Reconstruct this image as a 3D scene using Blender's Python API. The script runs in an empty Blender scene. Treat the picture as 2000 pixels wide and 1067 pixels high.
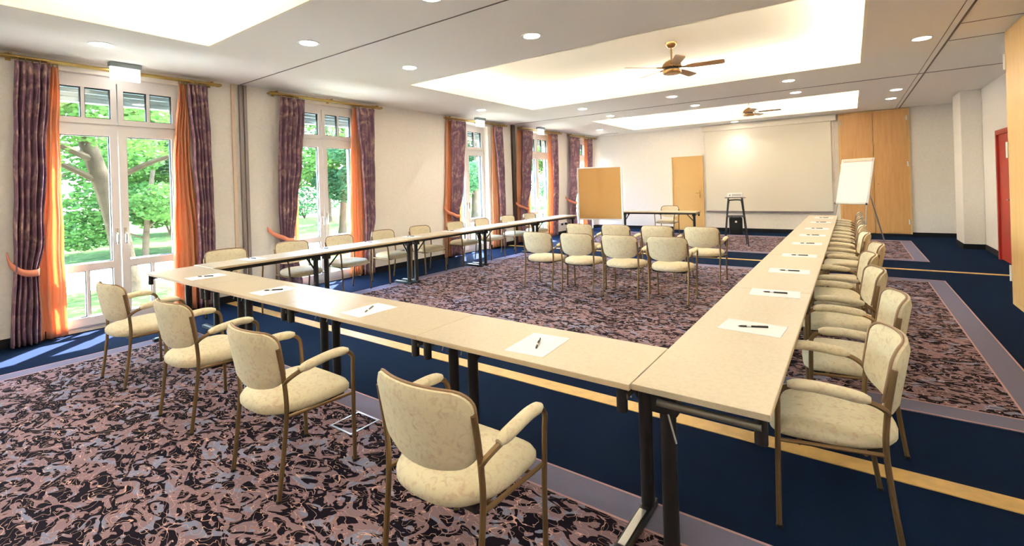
import bpy, bmesh, math, random
from mathutils import Vector, Matrix
random.seed(7)
R = math.radians
# ------------------------------------------------------------------ camera, world, sun, exposure
scene = bpy.context.scene
col = scene.collection
F_PX, PX, PY, YAW, ROLL, CAM_H = 920.7, 1000.0, 362.9, R(-35.781), R(-1.8), 1.52
_f = Vector((math.sin(YAW), math.cos(YAW), 0)); _r0 = Vector((math.cos(YAW), -math.sin(YAW), 0)); _u0 = Vector((0, 0, 1))
_r = _r0*math.cos(ROLL) + _u0*math.sin(ROLL); _u = -_r0*math.sin(ROLL) + _u0*math.cos(ROLL)
cd = bpy.data.cameras.new('camera'); cam = bpy.data.objects.new('camera', cd); col.objects.link(cam)
m = Matrix.Identity(4)
for i in range(3):
    m[i][0], m[i][1], m[i][2] = _r[i], _u[i], -_f[i]
m[2][3] = CAM_H
cam.matrix_world = m
cd.sensor_width = 36; cd.lens = F_PX/2000*36; cd.shift_y = (PY-533.5)/2000; cd.clip_start = .05; cd.clip_end = 500
scene.camera = cam
scene.view_settings.view_transform = 'Standard'; scene.view_settings.look = 'None'
scene.view_settings.gamma = 1; scene.view_settings.use_curve_mapping = False
scene.view_settings.exposure = 1.75

SKY, SUN, COVE, SPOT = 7.5, 60.0, 12.5, 17.0
w = bpy.data.worlds.new('sky'); scene.world = w; w.use_nodes = True
nt = w.node_tree; bg = nt.nodes['Background']
sk = nt.nodes.new('ShaderNodeTexSky'); sk.sky_type = 'NISHITA'; sk.sun_disc = False
sk.sun_elevation = R(58); sk.sun_rotation = R(0); sk.air_density = 1.0; sk.dust_density = 1.5; sk.ozone_density = 1.0
nt.links.new(sk.outputs[0], bg.inputs[0]); bg.inputs[1].default_value = SKY
sl = bpy.data.lights.new('sun', 'SUN'); sl.energy = SUN; sl.angle = R(.6); sl.color = (1, .97, .93)
so = bpy.data.objects.new('sun', sl); col.objects.link(so)
so.rotation_euler = Vector((.62, -.66, -1.55)).to_track_quat('-Z', 'Y').to_euler()

for _y in (-.95, 1.85, 4.56, 8.3, 11.32, 13.9):      # sky portals at the window openings
    pl = bpy.data.lights.new('window_portal', 'AREA'); pl.shape = 'RECTANGLE'; pl.size = 2.9; pl.size_y = 1.28; pl.cycles.is_portal = True
    po = bpy.data.objects.new('window_portal', pl); col.objects.link(po); po.location = (-7.42, _y, 1.47); po.rotation_euler = (0, R(-90), 0)

def ray(px, py):
    return _f + _r*((px-PX)/F_PX) + _u*((PY-py)/F_PX)
def at(px, py, z=0.0):
    d = ray(px, py); t = (z-CAM_H)/d.z; return Vector((d.x*t, d.y*t, z))
def onX(px, py, X):
    d = ray(px, py); t = X/d.x; return Vector((X, d.y*t, CAM_H+d.z*t))

# ------------------------------------------------------------------ materials
def srgb(r, g, b):
    f = lambda c: (c/255/12.92) if c/255 <= .04045 else ((c/255+.055)/1.055)**2.4
    return (f(r), f(g), f(b), 1)
MATS = {}
def mat(name, c, rough=.6, metal=0, bump=0, bscale=60, var=0, vscale=8, spec=.5, sheen=0, coat=0):
    m = bpy.data.materials.new(name); m.use_nodes = True; n = m.node_tree.nodes; l = m.node_tree.links
    p = n['Principled BSDF']; p.inputs['Base Color'].default_value = c; p.inputs['Roughness'].default_value = rough
    p.inputs['Metallic'].default_value = metal; p.inputs['Specular IOR Level'].default_value = spec
    if sheen: p.inputs['Sheen Weight'].default_value = sheen
    if coat: p.inputs['Coat Weight'].default_value = coat
    tc = n.new('ShaderNodeTexCoord')
    if var:
        no = n.new('ShaderNodeTexNoise'); no.inputs['Scale'].default_value = vscale; no.inputs['Detail'].default_value = 4
        l.new(tc.outputs['Object'], no.inputs['Vector'])
        r = n.new('ShaderNodeValToRGB'); r.color_ramp.elements[0].position = .3; r.color_ramp.elements[1].position = .7
        r.color_ramp.elements[0].color = tuple(max(0, x*(1-var)) for x in c[:3])+(1,)
        r.color_ramp.elements[1].color = tuple(min(1, x*(1+var)) for x in c[:3])+(1,)
        l.new(no.outputs['Fac'], r.inputs['Fac']); l.new(r.outputs[0], p.inputs['Base Color'])
    if bump:
        no = n.new('ShaderNodeTexNoise'); no.inputs['Scale'].default_value = bscale; no.inputs['Detail'].default_value = 3
        l.new(tc.outputs['Object'], no.inputs['Vector'])
        b = n.new('ShaderNodeBump'); b.inputs['Strength'].default_value = bump; b.inputs['Distance'].default_value = .01
        l.new(no.outputs['Fac'], b.inputs['Height']); l.new(b.outputs[0], p.inputs['Normal'])
    MATS[name] = m
    return m
def emit(name, c, s):
    m = bpy.data.materials.new(name); m.use_nodes = True; n = m.node_tree.nodes
    p = n['Principled BSDF']; p.inputs['Base Color'].default_value = c
    p.inputs['Emission Color'].default_value = c; p.inputs['Emission Strength'].default_value = s
    MATS[name] = m
def wood(name, c1, c2, rough=.45, sx=1.5, sz=.25):
    m = mat(name, c1, rough); n = m.node_tree.nodes; l = m.node_tree.links; p = n['Principled BSDF']
    tc = n.new('ShaderNodeTexCoord'); mp = n.new('ShaderNodeMapping'); mp.inputs['Scale'].default_value = (sx*8, sx*8, sz*4)
    no = n.new('ShaderNodeTexNoise'); no.inputs['Scale'].default_value = 2.2; no.inputs['Detail'].default_value = 6; no.inputs['Distortion'].default_value = .6
    r = n.new('ShaderNodeValToRGB'); r.color_ramp.elements[0].position = .32; r.color_ramp.elements[1].position = .7
    r.color_ramp.elements[0].color = c1; r.color_ramp.elements[1].color = c2
    l.new(tc.outputs['Object'], mp.inputs[0]); l.new(mp.outputs[0], no.inputs['Vector']); l.new(no.outputs['Fac'], r.inputs[0]); l.new(r.outputs[0], p.inputs['Base Color'])
def math_node(n, op, a=None, b=None):
    x = n.new('ShaderNodeMath'); x.operation = op
    if isinstance(a, (int, float)): x.inputs[0].default_value = a
    if isinstance(b, (int, float)): x.inputs[1].default_value = b
    return x

mat('wall', srgb(246, 239, 230), .9, bump=.25, bscale=90, var=.03, vscale=25)
mat('ceiling', srgb(244, 240, 234), .95, bump=.12, bscale=120)
mat('coffer', srgb(250, 244, 228), .95)
mat('groove', srgb(120, 108, 98), .8)
mat('rail_grey', srgb(150, 138, 136), .4, .3)
mat('rail_brown', srgb(60, 40, 30), .5)
mat('rail_cream', srgb(225, 200, 178), .6)
mat('baseboard', srgb(16, 17, 24), .9)
mat('black', srgb(26, 24, 24), .45)
mat('black_matte', srgb(16, 15, 18), .85)
mat('steel', srgb(190, 190, 188), .3, .9)
mat('bar_grey', srgb(120, 116, 108), .4, .5)
mat('chrome', srgb(215, 215, 215), .2, 1)
mat('brass', srgb(190, 160, 95), .32, .9)
mat('bronze', srgb(138, 112, 78), .38, .65)
mat('white_frame', srgb(226, 220, 218), .45)
mat('white_plastic', srgb(236, 234, 230), .45)
mat('gasket', srgb(40, 48, 54), .6)
mat('paper', srgb(248, 244, 244), .8)
mat('screen', srgb(230, 222, 206), .8)
mat('screen_case', srgb(238, 228, 212), .5)
mat('cork', srgb(205, 155, 92), .95, var=.12, vscale=160)
mat('door_yellow', srgb(222, 178, 112), .5, var=.04, vscale=30)
mat('red_paint', srgb(190, 62, 52), .4)
mat('band', srgb(238, 150, 118), .8)
mat('grass', srgb(38, 50, 28), 1.0, var=.35, vscale=3, spec=0)
mat('gravel', srgb(224, 216, 202), .95, var=.1, vscale=5)
mat('paving', srgb(128, 122, 112), .95, var=.1, vscale=5)
mat('bark', srgb(52, 46, 36), .95, bump=.8, bscale=14, var=.3, vscale=6, spec=0)
mat('gold_strip', srgb(214, 172, 100), .5, var=.12, vscale=14)
mat('shutter', srgb(150, 165, 165), .5)
mat('blade', srgb(186, 148, 104), .35)
mat('fan_metal', srgb(165, 128, 84), .28, .8)
mat('fan_glass', srgb(235, 215, 175), .3)
mat('piping', srgb(150, 120, 92), .6)
mat('edge_band', srgb(205, 182, 148), .5)
emit('cove_tube', (1, .95, .87, 1), COVE)
emit('lamp_disc', (1, .93, .82, 1), 14)
emit('sign_face', (1, .98, .95, 1), 1.6)
wood('cupboard_wood', srgb(214, 158, 96), srgb(224, 172, 110))
wood('panel_wood', srgb(222, 176, 112), srgb(232, 190, 128))
wood('table_top', srgb(194, 178, 150), srgb(204, 190, 166), .32, 3, 12)
# carpet, navy
m = mat('carpet_navy', srgb(6, 13, 36), .95, bump=.5, bscale=500, var=.25, vscale=120, spec=.08, sheen=.15)
m.node_tree.nodes['Principled BSDF'].inputs['Sheen Tint'].default_value = srgb(60, 130, 200)
mat('rug_border', srgb(126, 122, 142), .95, bump=.4, bscale=500, var=.06, vscale=200, spec=.1)
mat('rug_line', srgb(190, 152, 150), .95, spec=.1)
def rug_material():
    m = mat('rug', (1, 1, 1, 1), .95, spec=.1); n = m.node_tree.nodes; l = m.node_tree.links; p = n['Principled BSDF']
    tc = n.new('ShaderNodeTexCoord'); mp = n.new('ShaderNodeMapping'); mp.inputs['Scale'].default_value = (1.0, 1.55, 1)
    l.new(tc.outputs['Object'], mp.inputs[0])
    def noise(scale, dist, detail=1.5, off=0):
        q = n.new('ShaderNodeTexNoise'); q.inputs['Scale'].default_value = scale; q.inputs['Distortion'].default_value = dist; q.inputs['Detail'].default_value = detail
        mp2 = n.new('ShaderNodeMapping'); mp2.inputs['Location'].default_value = (off, off*.7, off*.3)
        l.new(mp.outputs[0], mp2.inputs[0]); l.new(mp2.outputs[0], q.inputs['Vector']); return q.outputs['Fac']
    a = noise(7.5, 2.0, 1.2); b = noise(5, 1.2, 1, 7.3); c = noise(6.5, 3.2, .4, 19.1)
    def mask(src, lo, hi):
        r = n.new('ShaderNodeValToRGB'); r.color_ramp.elements[0].position = lo; r.color_ramp.elements[1].position = hi; l.new(src, r.inputs[0]); return r.outputs[0]
    def line(src, level, half):
        s = math_node(n, 'SUBTRACT', None, level); l.new(src, s.inputs[0])
        ab = math_node(n, 'ABSOLUTE'); l.new(s.outputs[0], ab.inputs[0])
        lt = math_node(n, 'LESS_THAN', None, half); l.new(ab.outputs[0], lt.inputs[0]); return lt.outputs[0]
    def mix(f, c1, c2):
        x = n.new('ShaderNodeMix'); x.data_type = 'RGBA'
        l.new(f, x.inputs[0])
        for s, v in ((6, c1), (7, c2)):
            if isinstance(v, tuple): x.inputs[s].default_value = v
            else: l.new(v, x.inputs[s])
        return x.outputs[2]
    base = mix(mask(b, .54, .6), srgb(138, 114, 120), srgb(130, 134, 156))
    base = mix(mask(a, .495, .515), srgb(24, 16, 26), base)
    base = mix(line(c, .5, .010), base, srgb(214, 172, 156))
    base = mix(line(a, .522, .007), base, srgb(158, 118, 112))
    l.new(base, p.inputs['Base Color'])
rug_material()
def fabric(name, c0, c1, c2, scale, rough=.9, lo=.5, hi=.6, dist=2.2):
    m = mat(name, c0, rough, bump=.35, bscale=350, spec=.2); n = m.node_tree.nodes; l = m.node_tree.links; p = n['Principled BSDF']
    tc = n.new('ShaderNodeTexCoord')
    a = n.new('ShaderNodeTexNoise'); a.inputs['Scale'].default_value = scale; a.inputs['Distortion'].default_value = dist; a.inputs['Detail'].default_value = 3
    b = n.new('ShaderNodeTexNoise'); b.inputs['Scale'].default_value = scale*.45; b.inputs['Distortion'].default_value = .8
    l.new(tc.outputs['Object'], a.inputs['Vector']); l.new(tc.outputs['Object'], b.inputs['Vector'])
    r = n.new('ShaderNodeValToRGB'); r.color_ramp.elements[0].position = lo; r.color_ramp.elements[1].position = hi
    r.color_ramp.elements[0].color = (0, 0, 0, 1); l.new(a.outputs['Fac'], r.inputs[0])
    r2 = n.new('ShaderNodeValToRGB'); r2.color_ramp.elements[0].position = .42; r2.color_ramp.elements[1].position = .6
    r2.color_ramp.elements[0].color = c1; r2.color_ramp.elements[1].color = c2; l.new(b.outputs['Fac'], r2.inputs[0])
    x = n.new('ShaderNodeMix'); x.data_type = 'RGBA'; x.inputs[6].default_value = c0
    l.new(r.outputs[0], x.inputs[0]); l.new(r2.outputs[0], x.inputs[7]); l.new(x.outputs[2], p.inputs['Base Color'])
fabric('chair_fabric', srgb(232, 220, 188), srgb(214, 194, 166), srgb(216, 186, 160), 34, lo=.5, hi=.75, dist=1.0)
fabric('curtain_purple', srgb(146, 112, 130), srgb(184, 146, 150), srgb(226, 190, 178), 7, lo=.46, hi=.68, dist=1.0)
fabric('curtain_orange', srgb(246, 182, 138), srgb(244, 176, 134), srgb(248, 190, 150), 4)
def translucent(name, t):
    m = MATS[name]; n = m.node_tree.nodes; l = m.node_tree.links; p = n['Principled BSDF']
    tr = n.new('ShaderNodeBsdfTranslucent'); mx = n.new('ShaderNodeMixShader'); mx.inputs[0].default_value = t
    src = p.inputs['Base Color']
    if src.is_linked: l.new(src.links[0].from_socket, tr.inputs[0])
    else: tr.inputs[0].default_value = src.default_value
    o = n['Material Output']; l.new(p.outputs[0], mx.inputs[1]); l.new(tr.outputs[0], mx.inputs[2]); l.new(mx.outputs[0], o.inputs[0])
translucent('curtain_orange', .35); translucent('curtain_purple', .08)
for k, c in enumerate(((38, 66, 24), (54, 82, 32), (28, 56, 30))):
    mat('leaf_%d' % k, srgb(*c), .7, var=.3, vscale=1.5, spec=.1); translucent('leaf_%d' % k, .45)
def glass_material():
    m = bpy.data.materials.new('pane_glass'); m.use_nodes = True; n = m.node_tree.nodes; l = m.node_tree.links
    n.remove(n['Principled BSDF']); t = n.new('ShaderNodeBsdfTransparent'); t.inputs[0].default_value = (.95, .98, .97, 1)
    g = n.new('ShaderNodeBsdfGlossy'); g.inputs['Roughness'].default_value = .02
    lw = n.new('ShaderNodeLayerWeight'); lw.inputs[0].default_value = .5
    pw = math_node(n, 'POWER', None, 4.0); l.new(lw.outputs['Facing'], pw.inputs[0])
    f = math_node(n, 'MULTIPLY_ADD', None, .6); f.inputs[2].default_value = .025; l.new(pw.outputs[0], f.inputs[0])
    mx = n.new('ShaderNodeMixShader'); l.new(f.outputs[0], mx.inputs[0]); l.new(t.outputs[0], mx.inputs[1]); l.new(g.outputs[0], mx.inputs[2]); l.new(mx.outputs[0], n['Material Output'].inputs[0])
    MATS['pane_glass'] = m
glass_material()

# ------------------------------------------------------------------ mesh helpers
def box(bm, x0, x1, y0, y1, z0, z1, bev=0):
    vs = [bm.verts.new((x, y, z)) for x in (x0, x1) for y in (y0, y1) for z in (z0, z1)]
    fs = [bm.faces.new([vs[i] for i in q]) for q in ((0, 1, 3, 2), (4, 6, 7, 5), (0, 4, 5, 1), (2, 3, 7, 6), (0, 2, 6, 4), (1, 5, 7, 3))]
    if bev:
        es = list({e for f in fs for e in f.edges})
        bmesh.ops.bevel(bm, geom=es, offset=bev, segments=2, affect='EDGES', profile=.7)
def frame_of(t):
    t = t.normalized(); a = Vector((0, 0, 1)) if abs(t.z) < .9 else Vector((1, 0, 0))
    u = t.cross(a).normalized(); return u, t.cross(u).normalized()
def tube(bm, pts, r, n=8, cap=True, sx=1.0):
    pts = [Vector(p) for p in pts]; rs = r if isinstance(r, (list, tuple)) else [r]*len(pts)
    rings = []; u = None
    for i, p in enumerate(pts):
        t = (pts[min(i+1, len(pts)-1)]-pts[max(i-1, 0)]).normalized()
        if u is None: u, v = frame_of(t)
        else:
            u = (u-t*u.dot(t)).normalized(); v = t.cross(u).normalized()
        rings.append([bm.verts.new(p+u*math.cos(2*math.pi*k/n)*rs[i]*sx+v*math.sin(2*math.pi*k/n)*rs[i]) for k in range(n)])
    for a, b in zip(rings, rings[1:]):
        for k in range(n): bm.faces.new((a[k], a[(k+1) % n], b[(k+1) % n], b[k]))
    if cap:
        bm.faces.new(rings[0][::-1]); bm.faces.new(rings[-1])
def spline(pts, s=5):
    P = [Vector(p) for p in pts]; P = [P[0]*2-P[1]]+P+[P[-1]*2-P[-2]]; out = []
    for i in range(1, len(P)-2):
        for k in range(s):
            t = k/s; a, b, c, d = P[i-1], P[i], P[i+1], P[i+2]
            out.append(.5*((2*b)+(c-a)*t+(2*a-5*b+4*c-d)*t*t+(3*b-a-3*c+d)*t*t*t))
    out.append(P[-2]); return out
def cyl(bm, p0, p1, r0, r1=None, n=12):
    tube(bm, (p0, p1), [r0, r0 if r1 is None else r1], n)
def lathe(bm, prof, n=20, c=(0, 0, 0)):
    rings = [[bm.verts.new((c[0]+r*math.cos(2*math.pi*k/n), c[1]+r*math.sin(2*math.pi*k/n), c[2]+z)) for k in range(n)] for r, z in prof]
    for a, b in zip(rings, rings[1:]):
        for k in range(n): bm.faces.new((a[k], a[(k+1) % n], b[(k+1) % n], b[k]))
    bm.faces.new(rings[0][::-1]); bm.faces.new(rings[-1])
def obj(name, bm, material, parent=None, smooth=False, loc=None):
    bmesh.ops.recalc_face_normals(bm, faces=bm.faces)
    me = bpy.data.meshes.new(name); bm.to_mesh(me); bm.free()
    if smooth:
        for p in me.polygons: p.use_smooth = True
        try: me.set_sharp_from_angle(angle=R(42))
        except Exception: pass
    me.materials.append(MATS[material])
    o = bpy.data.objects.new(name, me); col.objects.link(o)
    if parent: o.parent = parent
    if loc is not None: o.location = loc
    return o
def bxo(name, material, parent, *a, **k):
    bm = bmesh.new(); box(bm, *a, **k); return obj(name, bm, material, parent)
def tag(o, label, cat, group=None, kind=None):
    o['label'] = label; o['category'] = cat
    if group: o['group'] = group
    if kind: o['kind'] = kind
    return o
def thing(name, label, cat, loc=(0, 0, 0), rz=0, group=None):
    o = bpy.data.objects.new(name, None); col.objects.link(o); o.empty_display_size = .1
    o.location = loc; o.rotation_euler = (0, 0, rz); return tag(o, label, cat, group)
def struct(o, label=None, cat=None):
    o['kind'] = 'structure'
    if label: o['label'] = label
    if cat: o['category'] = cat
    return o
def copy_tree(o, parent=None):
    c = o.copy(); col.objects.link(c); c.parent = parent
    for ch in [x for x in bpy.data.objects if x.parent == o]: copy_tree(ch, c)
    return c
def dup(o, loc, rz, label):
    c = copy_tree(o); c.location = loc; c.rotation_euler = (0, 0, rz); c['label'] = label; return c
ORD = ['first', 'second', 'third', 'fourth', 'fifth', 'sixth', 'seventh', 'eighth', 'ninth', 'tenth', 'eleventh', 'twelfth']

# ------------------------------------------------------------------ room shell
XL, YB, ZC, YF = -7.13, 14.75, 3.1, -4.2
XR, XN, YN = 2.07, 1.5, 7.65
bm = bmesh.new(); box(bm, XL-.4, XR+.4, YF-.2, YB+.3, -.1, 0)
struct(obj('floor', bm, 'carpet_navy'), 'deep navy blue carpeted floor of the hall', 'floor')
WINS = [(-.95, .65, -7.22), (1.85, .65, -7.22), (4.56, .65, -7.22), (8.3, .65, -7.31), (11.32, .65, -7.31), (13.9, .62, -7.31)]  # first opening: unseen extra window, added to brighten the front chairs from behind
ZW = 2.97
bm = bmesh.new(); y = YF-.2
for yc, hw, xw in WINS:
    box(bm, XL-.32, XL, y, yc-hw, 0, ZC+.4); box(bm, XL-.32, XL, yc-hw, yc+hw, ZW, ZC+.4); y = yc+hw
box(bm, XL-.32, XL, y, YB, 0, ZC+.4)
struct(obj('wall_left', bm, 'wall'), 'warm white window wall along the left side', 'wall')
bm = bmesh.new(); box(bm, XL-.32, XR+.2, YB, YB+.2, 0, ZC+.4)
struct(obj('wall_back', bm, 'wall'), 'white end wall behind the projection screen', 'wall')
bm = bmesh.new(); box(bm, XR, XR+.2, YN, YB, 0, ZC+.4); box(bm, XN, XN+.2, YF, YN-.1, 0, ZC+.4); box(bm, XN, XR+.2, YN-.1, YN, 0, ZC+.4)
struct(obj('wall_right', bm, 'wall'), 'white wall on the right with the red door', 'wall')
bm = bmesh.new(); box(bm, XL-.32, XN+.2, YF-.2, YF, 0, ZC+.4)
struct(obj('wall_front', bm, 'wall'), 'white wall closing the hall behind the viewer', 'wall')
bm = bmesh.new(); box(bm, 1.76, XR, 12.68, 13.5, 0, ZC, .02)
struct(obj('wall_pillar', bm, 'wall'), 'white square pillar standing against the right wall', 'pillar')
# ceiling with three coffers
COFF = [(-5.48, .14, -2.8, 2.2), (-5.4, .14, 4.94, 8.3), (-5.34, .15, 11.0, 13.85)]
bm = bmesh.new(); ys = YF-.2; LED = .24; ZT = 3.44
for x0, x1, y0, y1 in COFF:
    box(bm, XL-.32, XR+.2, ys, y0-.03, ZC, ZC+.1)
    box(bm, XL-.32, x0-.03, y0-.03, y1+.03, ZC, ZC+.1); box(bm, x1+.03, XR+.2, y0-.03, y1+.03, ZC, ZC+.1); ys = y1+.03
box(bm, XL-.32, XR+.2, ys, YB+.2, ZC, ZC+.1)
struct(obj('ceiling', bm, 'ceiling'), 'pale plaster ceiling with three lit coffers', 'ceiling')
COFN = ['nearest, above the first bay', 'middle one, above the double row of armchairs', 'farthest, in front of the projection screen']
for i, (x0, x1, y0, y1) in enumerate(COFF):
    t = struct(thing('trim_%d' % (i+1), 'bright cove-lit ceiling coffer, the '+COFN[i], 'ceiling coffer'))
    bm = bmesh.new()      # fascia lip
    box(bm, x0-.03, x0, y0-.03, y1+.03, ZC-.002, ZC+.12); box(bm, x1, x1+.03, y0-.03, y1+.03, ZC-.002, ZC+.12)
    box(bm, x0, x1, y0-.03, y0, ZC-.002, ZC+.12); box(bm, x0, x1, y1, y1+.03, ZC-.002, ZC+.12)
    obj('fascia', bm, 'coffer', t)
    bm = bmesh.new(); a, b, c, d = x0-LED, x1+LED, y0-LED, y1+LED
    box(bm, a-.05, a, c-.05, d+.05, ZC+.1, ZT); box(bm, b, b+.05, c-.05, d+.05, ZC+.1, ZT)
    box(bm, a, b, c-.05, c, ZC+.1, ZT); box(bm, a, b, d, d+.05, ZC+.1, ZT)
    obj('riser', bm, 'coffer', t)
    bxo('coffer_top', 'coffer', t, a-.05, b+.05, c-.05, d+.05, ZT, ZT+.05)
    for q in ((a+.05, a+.10, c+.15, d-.15), (b-.10, b-.05, c+.15, d-.15), (a+.15, b-.15, c+.05, c+.10), (a+.15, b-.15, d-.10, d-.05)):
        bxo('light_tube', 'cove_tube', t, q[0], q[1], q[2], q[3], ZC+.102, ZC+.13)
# grooves of the movable walls, floor strips, wall rails
def trim(n, label, material, *a, cat='trim'):
    bm = bmesh.new()
    for q in a: box(bm, *q)
    return struct(obj('trim_%d' % n, bm, material), label, cat)
trim(4, 'thin dark partition track across the ceiling nearest the viewer', 'groove', (XL, .97, 3.244, 3.256, ZC-.006, ZC))
trim(5, 'thin dark partition track across the far ceiling', 'groove', (XL, XR, 9.88, 9.895, ZC-.006, ZC))
trim(6, 'dark lengthwise track in the ceiling on the right', 'groove', (.965, .982, YF, YB, ZC-.008, ZC), (.90, .906, YF, YB, ZC-.004, ZC))
trim(7, 'two fine ceiling joints beside the wooden panel on the right', 'groove', (.99, XR, 6.9, 6.91, ZC-.004, ZC), (.99, XR, 7.7, 7.712, ZC-.004, ZC))
trim(8, 'golden wooden strip across the navy floor behind the front tables', 'gold_strip', (XL, XN, 2.975, 3.1, 0, .005))
trim(9, 'thin pale strip across the navy floor beyond the armchairs', 'gold_strip', (XL, XR, 9.62, 9.72, 0, .005))
bm = bmesh.new(); box(bm, XL, XL+.05, 3.22, 3.26, 0, ZC-.01); box(bm, XL, XL+.05, 3.28, 3.32, 0, ZC-.01); box(bm, XL, XL+.03, 3.26, 3.28, 0, ZC-.01)
struct(obj('trim_10', bm, 'rail_grey'), 'grey metal partition rail on the wall between the two nearest windows', 'wall rail')
trim(11, 'narrow cream moulding beside the grey wall rail', 'rail_cream', (XL, XL+.03, 3.12, 3.16, 0, ZC-.01), cat='wall rail')
trim(12, 'dark brown partition rail on the wall between the third and fourth windows', 'rail_brown', (XL, XL+.06, 9.9, 10.02, 0, ZC-.01), cat='wall rail')
def skirting(side, runs, label):
    bm = bmesh.new()
    for q in runs: box(bm, *q, 0, .1)
    struct(obj('baseboard_'+side, bm, 'baseboard'), label, 'baseboard')
runs = []; y = YF
for yc, hw, xw in WINS:
    runs.append((XL, XL+.015, y, yc-hw)); y = yc+hw
runs.append((XL, XL+.015, y, YB))
skirting('left', runs, 'black carpet skirting along the window wall')
skirting('back', [(XL, -4.5, YB-.015, YB), (-3.6, -.26, YB-.015, YB), (1.14, XR, YB-.015, YB)], 'black carpet skirting along the end wall')
skirting('right', [(XR-.015, XR, 11.42, 12.68), (XR-.015, XR, 7.65, 10.38), (XR-.015, XR, 13.5, YB), (1.76, XR, 12.665, 12.68), (1.745, 1.76, 12.665, 13.5)], 'black carpet skirting around the pillar and right wall')

# ------------------------------------------------------------------ windows
WNAME = ['out of view', 'nearest', 'second', 'third', 'fourth', 'farthest']
def frame_rect(bm, x0, x1, y0, y1, z0, z1, s, top=None, bot=None):
    top = top or s; bot = bot or s
    box(bm, x0, x1, y0, y0+s, z0, z1); box(bm, x0, x1, y1-s, y1, z0, z1)
    box(bm, x0, x1, y0+s, y1-s, z1-top, z1); box(bm, x0, x1, y0+s, y1-s, z0, z0+bot)
def pane(p, x, y0, y1, z0, z1):
    g = bxo('pane', 'pane_glass', p, x-.004, x+.004, y0, y1, z0, z1)
    bm = bmesh.new(); frame_rect(bm, x-.018, x+.026, y0, y1, z0, z1, .008)
    obj('gasket', bm, 'gasket', p); return g
for i, (yc, hw, xw) in enumerate(WINS):
    t = struct(thing('window_%d' % (i if i else 6), 'tall white glazed garden door, the %s of the five along the wall' % WNAME[i] if i else 'tall white glazed garden door added out of frame, left of the viewer, to light the front chairs', 'window', (xw, yc, 0)))
    bm = bmesh.new(); frame_rect(bm, -.04, .03, -hw, hw, .0, ZW, .035, .07, .06)
    box(bm, -.04, .03, -hw+.035, hw-.035, 2.34, 2.40)
    obj('window_frame', bm, 'white_frame', t)
    for s in (-1, 1):
        y0, y1 = (-hw+.03, -.006) if s < 0 else (.006, hw-.03)
        up = bmesh.new(); frame_rect(up, -.03, .045, y0, y1, 2.40, 2.905, .055, .085, .065)
        f = obj('transom_light', up, 'white_frame', t)
        ym = (y0+y1)/2
        bm = bmesh.new(); box(bm, -.02, .04, ym-.016, ym+.016, 2.465, 2.82); obj('muntin', bm, 'white_frame', f)
        pane(f, 0, y0+.055, ym-.016, 2.465, 2.82); pane(f, 0, ym+.016, y1-.055, 2.465, 2.82)
        lf = bmesh.new(); frame_rect(lf, -.03, .05, y0, y1, .06, 2.345, .075, .085, .10); box(lf, -.03, .05, y0+.075, y1-.075, .69, .775)
        f = obj('door_leaf', lf, 'white_frame', t)
        pane(f, 0, y0+.075, y1-.075, .775, 2.26)
        bm = bmesh.new(); box(bm, -.02, .04, ym-.014, ym+.014, .16, .69); obj('muntin', bm, 'white_frame', f)
        pane(f, 0, y0+.075, ym-.014, .16, .69); pane(f, 0, ym+.014, y1-.075, .16, .69)
        bm = bmesh.new(); yh = y1-.035 if s < 0 else y0+.035
        box(bm, .05, .06, yh-.014, yh+.014, .98, 1.16, .004); cyl(bm, (.06, yh, 1.10), (.095, yh, 1.10), .009); tube(bm, spline([(.095, yh, 1.105), (.10, yh, 1.07), (.095, yh, .97)]), .009)
        obj('handle', bm, 'chrome', f, True)
        bm = bmesh.new()
        for z in (.35, 1.3, 2.2): cyl(bm, (.045, (y0 if s < 0 else y1), z-.04), (.045, (y0 if s < 0 else y1), z+.04), .010)
        obj('hinge', bm, 'white_plastic', f, True)
    bm = bmesh.new()
    for k in range(5): box(bm, -.17, -.10, -hw, hw, 2.72+k*.055, 2.765+k*.055, .006)
    box(bm, -.2, -.1, -hw, hw, 2.66, 2.715, .004)
    obj('roller_shutter', bm, 'shutter', t)
    bxo('sill', 'white_plastic', t, -.16, .0, -hw, hw, -.02, .05)

# ------------------------------------------------------------------ garden
bm = bmesh.new(); box(bm, -70, XL-.32, -40, 90, -.35, -.2)
struct(obj('ground', bm, 'grass'), 'sunlit green lawn outside the windows', 'lawn')
bm = bmesh.new(); box(bm, -15.5, -11.6, -38, 88, -.2, -.18)
struct(obj('garden_path', bm, 'gravel'), 'pale gravel path crossing the lawn outside', 'path')
struct(obj('terrace', (lambda b: (box(b, XL-1.0, XL-.32, -5, 18, -.2, -.12), b)[1])(bmesh.new()), 'paving'), 'pale paved terrace outside the windows', 'terrace')
def leaves(bm, c, rx, ry, rz, n, size, rnd):
    for _ in range(n):
        while True:
            p = Vector((rnd.uniform(-1, 1), rnd.uniform(-1, 1), rnd.uniform(-1, 1)))
            if .25 < p.length < 1: break
        q = Vector((c[0]+p.x*rx, c[1]+p.y*ry, c[2]+p.z*rz))
        d = Vector((rnd.gauss(0, 1), rnd.gauss(0, 1), rnd.gauss(0, .6))).normalized(); u, v = frame_of(d); s = size*rnd.uniform(.6, 1.4)
        bm.faces.new([bm.verts.new(q+e) for e in (-u*s, v*s*.55, u*s, -v*s*.55)])
def blocks_sun(p, r):     # keep a gap in the crowns where the photo's sun patches come through
    d = Vector((-.62, .66, 1.55)).normalized()
    for yc in (1.6, 8.0):
        q = p-Vector((-7.2, yc, 1.2))
        if (q-d*q.dot(d)).length < r+.35: return True
    return False
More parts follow.
